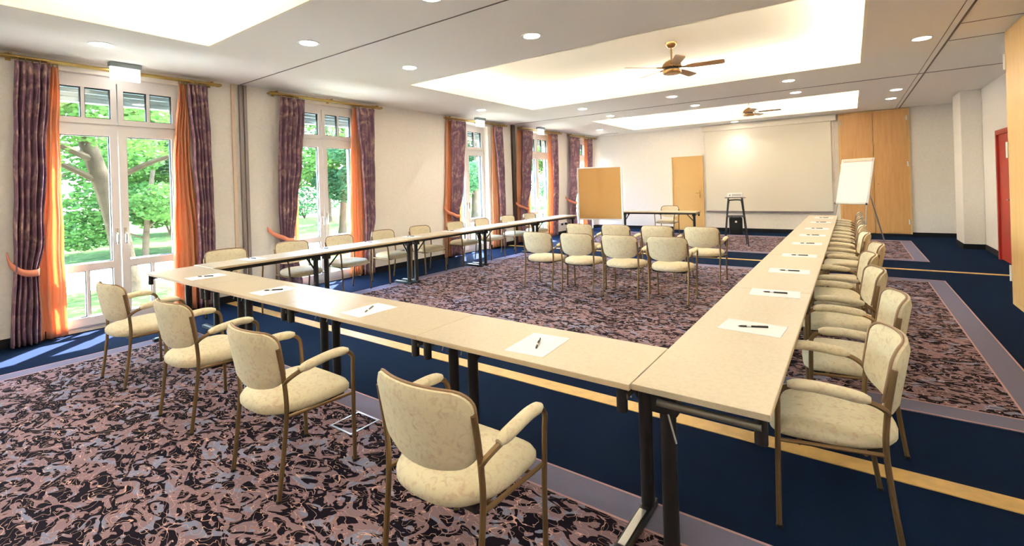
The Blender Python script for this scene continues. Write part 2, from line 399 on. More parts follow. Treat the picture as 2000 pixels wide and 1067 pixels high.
def tree(x, y, h, r, lean, label, kind, seed, blobs, nl=1300, name='garden_tree', low=.3, size=.085):
    rnd = random.Random(seed); t = thing(name, label, 'tree', (x, y, -.2), 0, 'trees in the garden')
    bm = bmesh.new(); lx, ly = lean
    path = spline([(0, 0, -.05), (lx*.15, ly*.12, h*.18), (lx*.5, ly*.45, h*.42), (lx*.8, ly*.9, h*.7), (lx, ly, h)], 4)
    tube(bm, path, [r*(1.25 if k == 0 else 1-.75*k/len(path)) for k in range(len(path))], 10); obj('trunk', bm, 'bark', t, True)
    bm = bmesh.new(); cl = bmesh.new()
    for k in range(blobs):
        z = h*rnd.uniform(low, 1.0); i = min(len(path)-1, int(z/h*len(path)*.85)); b = path[i]
        a = rnd.uniform(0, 2*math.pi); d = rnd.uniform(.5, 1)*h*.34
        e = b+Vector((math.cos(a)*d, math.sin(a)*d, rnd.uniform(.0, .28)*h*.5))
        if blocks_sun(e+Vector((x, y, -.2)), h*.13): continue
        tube(bm, spline([b, b.lerp(e, .5)+Vector((0, 0, .1*h*.3)), e], 3), [r*.32*(1-.8*j/6) for j in range(7)], 6)
        leaves(cl, e, h*.17, h*.17, h*.11, nl, size, rnd)
    obj('branches', bm, 'bark', t, True); f = obj('foliage', cl, 'leaf_%d' % kind, t); f['kind'] = 'stuff'
    return t
tree(-10.9, 2.9, 6.8, .20, (-.9, -1.0), 'leaning old tree with a curved trunk outside the nearest window', 1, 1, 20, 2200, low=.42, size=.05)
tree(-19.5, 3.2, 8.0, .17, (.3, .4), 'slender upright tree behind the leaning one, left pane of the nearest window', 0, 2, 14)
tree(-17.5, 7.6, 6.6, .14, (-.3, .2), 'thin tree seen in the right pane of the nearest window', 2, 3, 13)
tree(-25, 9.4, 8.0, .14, (.2, -.3), 'distant slender tree beyond the gravel path, near the first wall rail', 0, 4, 12)
tree(-17, 11.6, 7.0, .15, (.3, .5), 'bright leafy tree outside the second window', 1, 5, 13)
tree(-24, 15.5, 9.0, .2, (-.4, .3), 'tall distant tree outside the second window', 2, 6, 12)
tree(-16.5, 19.4, 7.0, .2, (.2, .2), 'dark green tree outside the third window', 2, 7, 14)
tree(-22, 25, 9, .2, (.4, .2), 'tall tree far beyond the third window', 0, 8, 12)
tree(-19, 31, 7.5, .17, (-.2, .5), 'pale leafy tree outside the fourth window', 1, 9, 12)
tree(-19, 38, 8.0, .17, (.3, -.2), 'leafy tree outside the farthest window', 0, 10, 12)
tree(-15.5, 4.5, 4.6, .09, (.2, .3), 'low young tree with branches near the ground, middle of the nearest window', 0, 21, 12, 1500, low=.12, size=.06)
tree(-14.2, 10.6, 4.4, .08, (-.1, .3), 'low young tree in the right pane of the second window', 2, 22, 11, 1500, low=.15, size=.06)
tree(-10.6, -2.6, 7.0, .18, (.2, .4), 'leafy tree at the left edge outside the nearest window', 0, 11, 12)
def shrub(x, y, r, h, label, kind, seed):
    rnd = random.Random(seed); t = thing('shrub', label, 'shrub', (x, y, -.2), 0, 'shrubs in the garden')
    bm = bmesh.new()
    for k in range(5): tube(bm, spline([(0, 0, 0), (rnd.uniform(-.2, .2)*r, rnd.uniform(-.2, .2)*r, h*.4), (rnd.uniform(-.6, .6)*r, rnd.uniform(-.6, .6)*r, h*.8)], 3), .03, 6)
    obj('stems', bm, 'bark', t, True)
    bm = bmesh.new(); leaves(bm, (0, 0, h*.55), r, r, h*.5, 4500, .10, rnd); f = obj('foliage', bm, 'leaf_%d' % kind, t); f['kind'] = 'stuff'
for k, (x, y, r, h, lb) in enumerate([(-25, 1.6, 3.0, 4.2, 'low bush behind the path, far left of the nearest window'), (-25, 8.2, 3.0, 4.6, 'bush behind the path in the nearest window'), (-29, 17.0, 3.2, 4.0, 'round bush in the second window'), (-31, 26.0, 3.0, 2.8, 'bush between the second and third window views'), (-28, 36.0, 3.0, 2.6, 'large bush in the third window'), (-27, 46.0, 3.2, 2.8, 'large bush in the fourth window')]):
    shrub(x, y, r, h, lb, k % 3, 40+k)

# ------------------------------------------------------------------ curtains and rods
XC = XL+.10
def ypx(px, py): return onX(px, py, XC).y
def curtain(name, label, keys, folds, material, amp=.034, xoff=0, seed=0, band=None, group=None, rings=True):
    rnd = random.Random(seed); keys = sorted(keys); nc = folds*8+1; rows = 30
    z0, z1 = keys[0][0], keys[-1][0]; y00 = keys[-1][1]
    xoff += .02 if xoff == 0 else -.01
    t = thing(name, label, 'curtain', (XC+xoff, y00, 0), 0, group)
    ph = [rnd.uniform(-.5, .5) for _ in range(folds+2)]; am = [rnd.uniform(.6, 1.2) for _ in range(folds+2)]
    bm = bmesh.new(); g = []
    for r in range(rows+1):
        z = z0+(z1-z0)*r/rows
        for a, b in zip(keys, keys[1:]):
            if a[0] <= z <= b[0]:
                u = (z-a[0])/(b[0]-a[0]+1e-9); u = u*u*(3-2*u); ya, yb = a[1]+(b[1]-a[1])*u, a[2]+(b[2]-a[2])*u; break
        head = min(1, (z1-z)/.18)
        row = []
        for c in range(nc):
            q = c/(nc-1); k = q*folds; i = int(k)
            s = math.sin(2*math.pi*k+ph[min(i, folds)]*.8)
            A = amp*1.45*am[min(i, folds)]*(.35+.65*head)
            row.append(bm.verts.new((s*A, ya+(yb-ya)*q-y00+.004*math.sin(9*z+k), z)))
        g.append(row)
    for a, b in zip(g, g[1:]):
        for c in range(nc-1): bm.faces.new((a[c], a[c+1], b[c+1], b[c]))
    o = obj('drape', bm, material, t, True)
    md = o.modifiers.new('thickness', 'SOLIDIFY'); md.thickness = .004; md.offset = 0
    if rings:
        y0, y1 = keys[-1][1]-y00, keys[-1][2]-y00; n = max(3, folds)
        for k in range(n):
            y = y0+(y1-y0)*(k+.5)/n; bm = bmesh.new()
            tube(bm, [(-xoff*0+.028*math.cos(a), y, z1+.022+.028*math.sin(a)) for a in [2*math.pi*j/10 for j in range(11)]], .004, 5, False)
            obj('curtain_ring', bm, 'brass', t, True)
    if band:
        zb, ya, yb, hook = band; bm = bmesh.new(); W = .035
        path = spline([(-.07, hook-y00, zb+.14), (-.02, (hook+ya)/2-y00, zb+.05), (.055, ya-y00+.03, zb-.01), (.065, (ya+yb)/2-y00, zb-.05), (.05, yb-y00, zb-.055), (-.03, yb-y00+.02, zb-.02)], 5)
        a = [bm.verts.new(p+Vector((0, 0, W))) for p in path]; b = [bm.verts.new(p-Vector((0, 0, W))) for p in path]
        for k in range(len(path)-1): bm.faces.new((a[k], a[k+1], b[k+1], b[k]))
        o = obj('tieback', bm, 'band', t, True); md = o.modifiers.new('thickness', 'SOLIDIFY'); md.thickness = .008
    return t
def K(*rows):   # rows of (z, px0, px1, py)
    return [(z, ypx(a, py), ypx(b, py)) for z, a, b, py in rows]
ZR = 3.025
def rod(i, y0, y1, label):
    t = thing('curtain_rod', label, 'curtain rod', (XL, (y0+y1)/2, ZR), 0, 'brass curtain rods')
    hl = (y1-y0)/2
    for x, z, r, m in ((.135, .0, .014, 'brass'), (.10, -.002, .014, 'brass'), (.06, -.004, .010, 'brass')):
        bm = bmesh.new(); cyl(bm, (x, -hl, z), (x, hl, z), r, n=10); obj('rail', bm, m, t, True)
        for s in (-1, 1):
            bm = bmesh.new(); cyl(bm, (x, s*hl, z), (x, s*(hl+.03), z), r*1.5, r*1.1, 10); obj('finial', bm, 'brass', t, True)
    for s in (-.92, 0, .92):
        bm = bmesh.new(); box(bm, 0, .15, s*hl-.01, s*hl+.01, .016, .035); box(bm, 0, .008, s*hl-.02, s*hl+.02, -.03, .05); obj('bracket', bm, 'brass', t)
rod(0, .86, 2.92, 'long brass triple curtain rod above the nearest window')
rod(1, 3.64, 5.66, 'brass triple curtain rod above the second window')
rod(2, 7.42, 9.55, 'brass triple curtain rod above the third window')
rod(3, 10.15, 12.3, 'brass triple curtain rod above the fourth window')
rod(4, 12.85, 14.68, 'brass triple curtain rod above the farthest window')
zt = 2.985
GP, GO = 'purple patterned curtains', 'orange inner curtains'
curtain('purple_curtain', 'purple patterned curtain at the left edge, tied with a wide orange band', K((.02, 20, 80, 680), (.75, 26, 76, 545), (1.1, 27, 86, 470), (2, 27, 90, 320), (zt, 27, 97, 125)), 5, 'curtain_purple', .04, seed=1, band=(.82, ypx(24, 545), ypx(74, 560), ypx(15, 515)), group=GP)
curtain('orange_curtain', 'smooth orange inner curtain left of the nearest window', K((.02, 78, 137, 660), (.8, 70, 130, 530), (2, 86, 121, 320), (zt, 96, 118, 140)), 3, 'curtain_orange', .02, -.05, 2, group=GO)
curtain('orange_curtain', 'pleated orange inner curtain right of the nearest window', K((.03, 343, 408, 600), (.8, 342, 400, 480), (2, 343, 378, 330), (zt, 352, 368, 165)), 5, 'curtain_orange', .022, -.045, 3, group=GO)
curtain('purple_curtain', 'purple patterned curtain right of the nearest window, beside the grey rail', K((.03, 388, 421, 590), (.8, 386, 420, 490), (1.3, 384, 418, 420), (2.1, 376, 412, 300), (zt, 364, 404, 165)), 5, 'curtain_purple', .035, seed=4, group=GP)
curtain('purple_curtain', 'purple patterned curtain left of the second window', K((.03, 545, 590, 555), (.85, 546, 573, 465), (1.4, 543, 580, 400), (2, 542, 588, 310), (zt, 545, 593, 190)), 5, 'curtain_purple', .035, seed=5, band=(.85, ypx(546, 470), ypx(572, 475), ypx(526, 460)), group=GP)
curtain('orange_curtain', 'orange inner curtain peeping out left of the second window', K((.03, 560, 590, 555), (.85, 560, 588, 465), (2, 560, 586, 310), (zt, 562, 588, 190)), 3, 'curtain_orange', .016, -.05, 6, group=GO)
curtain('orange_curtain', 'pleated orange inner curtain right of the second window', K((.03, 688, 714, 540), (.9, 688, 715, 440), (2, 688, 710, 310), (zt, 691, 702, 208)), 4, 'curtain_orange', .018, -.045, 7, group=GO)
curtain('purple_curtain', 'purple patterned curtain right of the second window', K((.03, 711, 733, 545), (.75, 712, 729, 470), (1, 712, 732, 430), (2, 705, 731, 310), (zt, 694, 730, 212)), 5, 'curtain_purple', .03, seed=8, group=GP)
curtain('orange_curtain', 'orange inner curtain left of the third window', K((.03, 873, 908, 505), (.95, 873, 907, 430), (2, 874, 904, 310), (zt, 875, 905, 235)), 4, 'curtain_orange', .016, -.05, 9, group=GO)
curtain('purple_curtain', 'purple patterned curtain left of the third window, tied by an orange band', K((.03, 880, 904, 505), (.95, 880, 896, 430), (1.4, 880, 903, 380), (2, 880, 905, 310), (zt, 879, 908, 235)), 5, 'curtain_purple', .03, seed=10, band=(.95, ypx(880, 430), ypx(895, 432), ypx(871, 424)), group=GP)
curtain('orange_curtain', 'orange inner curtain right of the third window', K((.03, 966, 983, 490), (1, 966, 980, 420), (zt, 964, 976, 245)), 3, 'curtain_orange', .014, -.045, 11, group=GO)
curtain('purple_curtain', 'purple patterned curtain right of the third window, beside the brown rail', K((.03, 978, 988, 490), (1, 976, 987, 420), (2, 970, 984, 310), (zt, 963, 981, 245)), 4, 'curtain_purple', .025, seed=12, group=GP)
curtain('orange_curtain', 'orange inner curtain left of the fourth window', K((.03, 1012, 1041, 470), (.95, 1012, 1041, 415), (zt, 1013, 1038, 255)), 4, 'curtain_orange', .014, -.05, 13, group=GO)
curtain('purple_curtain', 'purple patterned curtain left of the fourth window, tied by an orange band', K((.03, 1018, 1036, 470), (.95, 1017, 1030, 415), (1.5, 1019, 1037, 350), (zt, 1019, 1040, 255)), 4, 'curtain_purple', .025, seed=14, band=(.95, ypx(1018, 415), ypx(1030, 416), ypx(1010, 408)), group=GP)
curtain('orange_curtain', 'orange inner curtain right of the fourth window', K((.03, 1072, 1086, 460), (zt, 1073, 1083, 258)), 3, 'curtain_orange', .012, -.045, 15, group=GO)
curtain('purple_curtain', 'purple patterned curtain right of the fourth window', K((.03, 1080, 1090, 460), (1.8, 1079, 1090, 320), (zt, 1075, 1088, 258)), 3, 'curtain_purple', .022, seed=16, group=GP)
curtain('purple_curtain', 'purple patterned curtain left of the farthest window, half behind the pinboard', K((.03, 1112, 1128, 445), (.95, 1112, 1124, 405), (1.6, 1113, 1130, 340), (zt, 1112, 1131, 265)), 4, 'curtain_purple', .022, seed=17, band=(.98, ypx(1112, 405), ypx(1124, 406), ypx(1108, 400)), group=GP)
curtain('purple_curtain', 'purple patterned curtain in the far corner, right of the farthest window', K((.03, 1147, 1156, 445), (zt, 1146, 1156, 267)), 3, 'curtain_purple', .02, seed=18, group=GP)
curtain('orange_curtain', 'orange inner curtain in the far corner', K((.03, 1142, 1152, 445), (zt, 1143, 1150, 267)), 3, 'curtain_orange', .012, -.045, 19, group=GO)

# ------------------------------------------------------------------ rugs
def rug(label, x0, x1, y0, y1):
    t = thing('patterned_carpet', label, 'carpet', ((x0+x1)/2, (y0+y1)/2, 0), 0, 'patterned carpet fields')
    a, b = (x1-x0)/2, (y1-y0)/2; W = .2
    bxo('field', 'rug', t, -a+W, a-W, -b+W, b-W, 0, .006)
    bm = bmesh.new(); box(bm, -a, a, -b, -b+W, 0, .006); box(bm, -a, a, b-W, b, 0, .006); box(bm, -a, -a+W, -b+W, b-W, 0, .006); box(bm, a-W, a, -b+W, b-W, 0, .006)
    obj('border', bm, 'rug_border', t)
    bm = bmesh.new(); e = .012
    for q, (p, s) in enumerate(((0, 0), (W-e, W-e))):
        A, B = a-p, b-p
        box(bm, -A, A, -B, -B+e, .005, .0072); box(bm, -A, A, B-e, B, .005, .0072); box(bm, -A, -A+e, -B+e, B-e, .005, .0072); box(bm, A-e, A, -B+e, B-e, .005, .0072)
    obj('border_line', bm, 'rug_line', t)
rug('mauve and black patterned carpet in the foreground under the front chairs', -6.06, 1.02, -3.6, 2.17)
rug('mauve and black patterned carpet inside the ring of tables', -6.06, 1.02, 3.9, 8.82)
rug('mauve and black patterned carpet before the projection screen', -6.06, 1.04, 10.6, 13.75)

# ------------------------------------------------------------------ tables
TW, TH = .48, .73
TABLE_MESH = {}
def table(L, loc, rz, label, group):
    """local: length along X, sitter side -Y, columns near +Y"""
    t = thing('conference_table', label, 'table', loc, rz, group)
    def part(name, key, build, material, smooth=False):
        k = (name, key)
        if k not in TABLE_MESH:
            bm = bmesh.new(); build(bm); o = obj(name, bm, material, t, smooth); TABLE_MESH[k] = o.data
        else:
            o = bpy.data.objects.new(name, TABLE_MESH[k]); col.objects.link(o); o.parent = t
        return o
    h = L/2-.002; w = TW/2; L2 = round(L, 3)
    tp = part('tabletop', L2, lambda b: box(b, -h, h, -w, w, TH-.024, TH, .003), 'table_top')
    def edges(b):
        frame = ((-h-.0008, h+.0008, -w-.0012, -w, TH-.021, TH-.003), (-h-.0008, h+.0008, w, w+.0012, TH-.021, TH-.003))
        for q in frame: box(b, *q)
    e = part('edge_band', L2, edges, 'edge_band'); e.parent = tp
    part('rail', (L2, 0), lambda b: box(b, -h+.06, h-.06, w-.07, w-.035, TH-.065, TH-.025, .004), 'black')
    part('rail', (L2, 1), lambda b: box(b, -h+.06, h-.06, -w+.05, -w+.08, TH-.045, TH-.025, .003), 'black')
    for s in (-1, 1):
        x = s*(h-.075)
        part('cross_bar', (L2, s), lambda b: cyl(b, (x+s*.045, -w+.03, TH-.062), (x+s*.045, w-.09, TH-.062), .014, n=10), 'bar_grey', True)
        part('stacking_stud', (L2, s), lambda b: cyl(b, (x+s*.03, -w+.035, TH-.125), (x+s*.03, -w+.035, TH-.026), .022, n=12), 'black', True)
        lg = part('leg', (L2, s), lambda b: (cyl(b, (x, w-.115, .03), (x, w-.115, TH-.04), .031, n=14), box(b, x-.035, x+.035, w-.16, w-.06, TH-.11, TH-.026, .006)), 'black', True)
        br = part('brace', (L2, s), lambda b: tube(b, [(x-s*.01, w-.115, TH-.24), (x-s*.16, w-.06, TH-.05)], .011, 8), 'black', True); br.parent = lg
        ft = part('foot', (L2, s), lambda b: box(b, x-.028, x+.028, -w+.03, w-.06, .007, .04, .008), 'black'); ft.parent = lg
        ch = part('foot_cap', (L2, s), lambda b: box(b, x-.016, x+.016, -w+.05, w-.18, .04, .046, .002), 'steel'); ch.parent = lg
        sp_ = part('release_lever', (L2, s), lambda b: tube(b, [(x-.045, w-.13, TH-.1), (x-.05, w-.16, TH-.2)], .004, 6), 'steel', True); sp_.parent = lg
    return t
def front_x(a, b): return ((a+b)/2, 1.98, 0)
GT = 'conference tables set in a horseshoe'
fx = [-6.02, -4.65, -3.285, -1.92, -.722]
for i, (a, b) in enumerate(zip(fx, fx[1:])):
    table(b-a, ((a+b)/2, 1.98, 0), 0, ['cream table at the window end of the front row, by the orange curtain', 'second cream table from the windows in the front row', 'third cream table from the windows in the front row', 'cream front row table meeting the long right-hand row'][i], GT)
ry = [1.755, 3.73, 5.5, 7.4, 9.3, 11.25]
for i, (a, b) in enumerate(zip(ry, ry[1:])):
    table(b-a, (-.48, (a+b)/2, 0), R(90), 'cream table in the long right-hand row, '+['nearest the viewer', 'second from the front', 'third from the front', 'fourth from the front', 'farthest, ending before the flip chart'][i], GT)
ly = [2.225, 3.58, 5.18, 6.95, 8.8, 10.62]
for i, (a, b) in enumerate(zip(ly, ly[1:])):
    table(b-a, (-5.87, (a+b)/2, 0), R(-90), 'cream table in the row along the windows, '+['adjoining the front corner', 'second from the front corner', 'third from the front corner', 'fourth from the front corner', 'farthest, ending at the pinboard'][i], GT)
table(1.96, (-4.1, 12.25, 0), R(180), 'cream table standing alone before the far wall and door', GT)

# ------------------------------------------------------------------ chairs
def seat_mesh(bm):
    n = 40; zc = .425; rings = []
    def outline(k, inset):
        a = 2*math.pi*k/n; c, s = math.cos(a), math.sin(a)
        e = .42 if s > 0 else .72
        x = (abs(c)**e)*(1 if c > 0 else -1)*(.245-inset-(.02 if s < 0 else 0)*abs(s)); y = (abs(s)**(.42 if s > 0 else .8))*(1 if s > 0 else -1)*(.235-inset if s > 0 else .25-inset)
        return x, y+.01
    for inset, dz in ((.05, -.03), (.012, -.028), (0, -.012), (0, .012), (.012, .03), (.04, .042), (.12, .048)):
        ring = []
        for k in range(n):
            x, y = outline(k, inset); f = max(0, (y-.12)/.12); ring.append(bm.verts.new((x, y, zc+dz-.018*f*f)))
        rings.append(ring)
    for a, b in zip(rings, rings[1:]):
        for k in range(n): bm.faces.new((a[k], a[(k+1) % n], b[(k+1) % n], b[k]))
    bm.faces.new(rings[0][::-1]); bm.faces.new(rings[-1])
BW = .240
def back_pt(u, v, off):   # u -1..1 across, v 0..1 up, off along depth
    x = u*BW; au = abs(u); e = max(0, (au-.72)/.28); zb = .518+.035*au**2+.045*(1-math.sqrt(max(0, 1-e*e))); zt_ = .824-.008*au**2-.055*(1-math.sqrt(max(0, 1-e*e)))
    z = zb+(zt_-zb)*v; y = -.165-.055*((z-.5)/.32)-.068*(1-u*u)+.012+off
    return Vector((x*(1-.05*(1-v)**2*au), y, z))
def back_mesh(bm):
    nu, nv = 22, 8; g = []
    for side, off in ((0, .02), (1, -.02)):
        G = []
        for j in range(nv+1):
            v = j/nv; row = []
            for i in range(nu+1):
                u = math.sin((-1+2*i/nu)*math.pi/2); ed = min(1, (1-abs(u))/.12, v/.12+.0, (1-v)/.12); ed = max(0, ed)
                row.append(bm.verts.new(back_pt(u, v, off*(.35+.65*math.sin(ed*math.pi/2)))))
            G.append(row)
        g.append(G)
    for G in g:
        for j in range(nv):
            for i in range(nu): bm.faces.new((G[j][i], G[j][i+1], G[j+1][i+1], G[j+1][i]))
    bd = lambda G: [G[0][i] for i in range(nu)]+[G[j][nu] for j in range(nv)]+[G[nv][i] for i in range(nu, 0, -1)]+[G[j][0] for j in range(nv, 0, -1)]
    A, B = bd(g[0]), bd(g[1])
    for k in range(len(A)): bm.faces.new((A[k], A[(k+1) % len(A)], B[(k+1) % len(B)], B[k]))
def make_chair(label, group):
    t = thing('armchair', label, 'chair', (0, 0, 0), 0, group)
    bm = bmesh.new(); seat_mesh(bm); obj('seat', bm, 'chair_fabric', t, True)
    bm = bmesh.new(); back_mesh(bm); b = obj('backrest', bm, 'chair_fabric', t, True)
    bm = bmesh.new(); n = 44; pts = []
    for i in range(23): pts.append(back_pt(math.sin((-1+2*i/22)*math.pi/2), 1, .010)+Vector((0, 0, .002)))
    pts = [back_pt(-1, v, .010) for v in (.05, .3, .6, .85)]+pts+[back_pt(1, v, .010) for v in (.85, .6, .3, .05)]
    tube(bm, pts, .006, 6); obj('piping', bm, 'piping', b, True)
    bm = bmesh.new(); box(bm, -.2, .2, -.16, .19, .375, .397, .004); obj('seat_frame', bm, 'black', t)
    for s in (-1, 1):
        bm = bmesh.new(); tube(bm, spline([(s*.238, -.215, .0), (s*.240, -.185, .22), (s*.244, -.165, .42), (s*.245, -.172, .56), (s*.246, -.186, .66), (s*.245, -.20, .745)], 4), .0115, 8)
        l = obj('leg', bm, 'bronze', t, True)
        bm = bmesh.new(); tube(bm, [(s*.238, -.215, .0), (s*.238, -.214, .012)], .014, 8); obj('glide', bm, 'black', l, True)
        bm = bmesh.new(); tube(bm, [(s*.245, .215, .0), (s*.25, .212, .3), (s*.262, .208, .54)], .0115, 8); l = obj('leg', bm, 'bronze', t, True)
        bm = bmesh.new(); tube(bm, [(s*.245, .215, .0), (s*.245, .215, .012)], .014, 8); obj('glide', bm, 'black', l, True)
        bm = bmesh.new(); tube(bm, spline([(s*.262, .208, .535), (s*.268, .203, .592), (s*.27, .165, .628), (s*.275, .08, .636), (s*.28, -.04, .628), (s*.277, -.115, .615), (s*.262, -.16, .59), (s*.246, -.176, .565)], 4), .0115, 8)
        obj('arm_tube', bm, 'bronze', t, True)
        bm = bmesh.new(); P = spline([(s*.270, .17, .638), (s*.275, .08, .646), (s*.28, -.02, .640), (s*.28, -.115, .626)], 4)
        N = len(P); tube(bm, P, [.024*(.55 if k in (0, N-1) else .9 if k in (1, N-2) else 1) for k in range(N)], 10, True, 1.1); obj('armrest', bm, 'chair_fabric', t, True)
        bm = bmesh.new(); cyl(bm, (s*.243, -.165, .40), (s*.251, .21, .385), .009, n=8); obj('side_rail', bm, 'bronze', t, True)
    bm = bmesh.new(); cyl(bm, (-.25, .13, .385), (.25, .13, .385), .009, n=8); cyl(bm, (-.243, -.1, .39), (.243, -.1, .39), .009, n=8); obj('cross_rail', bm, 'bronze', t, True)
    return t
chair = make_chair('', '')
first = [True]
def place(x, y, rz, label, group):
    c = chair if first[0] else copy_tree(chair)
    first[0] = False
    c.location = (x, y, 0.0092 if -6.6 < x < 1.02 and (y < 2.17 or 3.8 < y < 9.1 or 10.6 < y < 13.75) else .002); c.rotation_euler = (0, 0, rz); c['label'] = label; c['group'] = group
GF = 'armchairs along the front tables'
for (x, y, r, lb) in ((-1.29, 1.39, 0, 'nearest cream armchair in the front row, cut by the lower edge'), (-2.54, 1.385, 0, 'second cream armchair from the right in the front row'), (-3.67, 1.41, 2, 'third cream armchair from the right in the front row'), (-4.93, 1.40, 3, 'cream armchair at the window end of the front row, before the nearest window')):
    place(x, y, R(r), lb, GF)
GR = 'armchairs along the right-hand table row'
for i, (x, y, r) in enumerate(((-.11, 2.585, 7), (-.035, 3.46, 6), (-.10, 4.28, 7), (-.12, 5.1, 6), (-.04, 5.87, 7), (-.12, 6.95, 4), (-.14, 7.95, 0), (-.14, 8.9, 0), (-.14, 9.85, 0), (-.14, 10.75, 0))):
    place(x, y, R(90+r), 'cream armchair at the right-hand table row, '+(['nearest the viewer', 'second from the viewer', 'third from the viewer', 'fourth from the viewer', 'fifth from the viewer', 'sixth from the viewer', 'seventh from the viewer', 'eighth from the viewer', 'ninth from the viewer', 'last one before the flip chart'][i]), GR)
GL = 'armchairs along the window-side table row'
for i, y in enumerate((2.70, 3.57, 4.34, 5.18, 6.0, 6.96, 7.8, 8.72, 9.63)):
    place(-6.25, y, R(-90+((i*37) % 7-3)), 'cream armchair between the windows and their table row, '+['by the front corner', 'second from the front corner', 'third from the front corner', 'fourth from the front corner', 'fifth from the front corner', 'sixth from the front corner', 'seventh from the front corner', 'eighth from the front corner', 'farthest from the front corner'][i], GL)
GC = 'armchairs in two rows inside the ring'
for i, x in enumerate((-3.74, -3.12, -2.49, -1.875)):
    place(x, 5.98+.01*i, R((-1, 1, 0, 2)[i]), 'cream armchair in the nearer row inside the table ring, '+['leftmost', 'second from the left', 'third from the left', 'rightmost'][i], GC)
for i, x in enumerate((-3.79, -3.13, -2.46, -1.80)):
    place(x, 7.38, R((0, -1, 1, 0)[i]), 'cream armchair in the farther row inside the table ring, '+['leftmost', 'second from the left', 'third from the left', 'rightmost'][i], GC)
place(-4.05, 12.72, R(176), 'cream armchair behind the lone table before the far wall, facing the room', 'armchair at the lone table')

# ------------------------------------------------------------------ paper sheets and pens
def sheet(x, y, rz, label):
    o = bxo('paper_sheet', 'paper', None, -.105, .105, -.148, .148, 0, .002); o.location = (x, y, TH); o.rotation_euler = (0, 0, rz); tag(o, label, 'paper', 'paper sheets on the tables'); return o
penp = None
def pen(x, y, rz, label):
    global penp
    if penp is None:
        penp = thing('pen', label, 'pen', (0, 0, 0), 0, 'pens on the paper sheets')
        bm = bmesh.new(); cyl(bm, (0, -.012, .005), (0, .07, .005), .005, n=10); obj('cap', bm, 'black', penp, True)
        bm = bmesh.new(); cyl(bm, (0, -.034, .005), (0, -.012, .005), .0045, n=10); obj('ring', bm, 'white_plastic', penp, True)
        bm = bmesh.new(); cyl(bm, (0, -.062, .005), (0, -.034, .005), .0046, n=10); cyl(bm, (0, -.075, .005), (0, -.062, .005), .0015, .0045, 10); obj('barrel', bm, 'black', penp, True)
        bm = bmesh.new(); box(bm, -.0015, .0015, .02, .066, .0105, .012); obj('clip', bm, 'chrome', penp)
        c = penp
    else: c = copy_tree(penp)
    c.location = (x, y, TH+.0022); c.rotation_euler = (0, 0, rz); c['label'] = label
for i, (x, pr_) in enumerate(((-5.1, -50), (-3.82, -45), (-2.6, 32), (-1.28, 25))):
    w_ = ['nearest the windows', 'second from the windows', 'third from the windows', 'nearest the right-hand row'][i]
    sheet(x, 1.955, R((-4, 0, -2, 4)[i]), 'white paper sheet on the front tables, '+w_); pen(x, 1.955, R(pr_), 'pen lying on the front table sheet '+w_)
for i, y in enumerate((2.75, 3.64, 4.55, 5.49, 6.5, 7.44, 8.4, 9.55, 10.6)):
    w_ = ORD[i]+' from the viewer'
    sheet(-.445, y, R(90+(i*53) % 9-4), 'white paper sheet on the right-hand tables, '+w_); pen(-.44, y, R(-68 if i == 0 else -83), 'pen on the right-hand table row sheet, '+w_)
for i, y in enumerate((2.79, 3.77, 4.5, 5.34, 6.3, 7.1, 7.95, 8.85, 9.75)):
    w_ = ORD[i]+' from the front corner'
    sheet(-5.93, y, R(90), 'white paper sheet on the window-side tables, '+w_); pen(-5.95, y, R(-80), 'pen on the window-side table sheet, '+w_)

# ------------------------------------------------------------------ end wall: door, screen, cupboard
t = struct(thing('door_1', 'plain yellowish wooden door in the end wall beside the screen', 'door', (-4.04, YB, 0)))
bxo('door_panel', 'door_yellow', t, -.43, .43, -.03, -.002, .01, 2.21)
bm = bmesh.new(); box(bm, -.46, -.43, -.05, -.001, 0, 2.24); box(bm, .43, .46, -.05, -.001, 0, 2.24); box(bm, -.43, .43, -.05, -.001, 2.21, 2.24); obj('door_frame', bm, 'door_yellow', t)
bm = bmesh.new(); box(bm, .33, .37, -.038, -.03, .98, 1.2, .004); cyl(bm, (.35, -.03, 1.13), (.35, -.08, 1.13), .01); tube(bm, [(.35, -.08, 1.13), (.24, -.08, 1.13)], .01, 8); obj('handle', bm, 'brass', t, True)
bm = bmesh.new(); lathe(bm, [(.012, 0), (.012, .01)], 12, (.35, -.04, 1.03)); obj('lock', bm, 'black', t)
t = thing('projection_screen', 'large pull-down projection screen on the end wall', 'projection screen', (-1.95, YB, 0))
bxo('case', 'screen_case', t, -1.62, 1.66, -.12, -.002, 2.93, 3.09, bev=.012)
bxo('screen_cloth', 'screen', t, -1.55, 1.54, -.075, -.07, .60, 2.93)
bxo('bottom_bar', 'rail_grey', t, -1.56, 1.55, -.088, -.058, .565, .60, bev=.005)
bm = bmesh.new(); tube(bm, [(1.56, -.09, 2.93), (1.585, -.09, 1.4), (1.60, -.09, 1.36), (1.615, -.09, 1.4), (1.61, -.09, 2.93)], .006, 6); obj('pull_cord', bm, 'rail_cream', t, True)
t = thing('partition_cupboard', 'tall two-door wooden cupboard in the end wall beside the screen', 'cupboard', (.45, YB, 0))
bm = bmesh.new(); box(bm, -.7, -.66, -.06, -.001, .06, 3.09); box(bm, .66, .7, -.06, -.001, .06, 3.09); box(bm, -.66, .66, -.06, -.001, 3.05, 3.09); box(bm, -.66, .66, -.04, -.001, .06, .10); obj('frame', bm, 'panel_wood', t)
bxo('plinth', 'baseboard', t, -.7, .7, -.05, -.001, 0, .06)
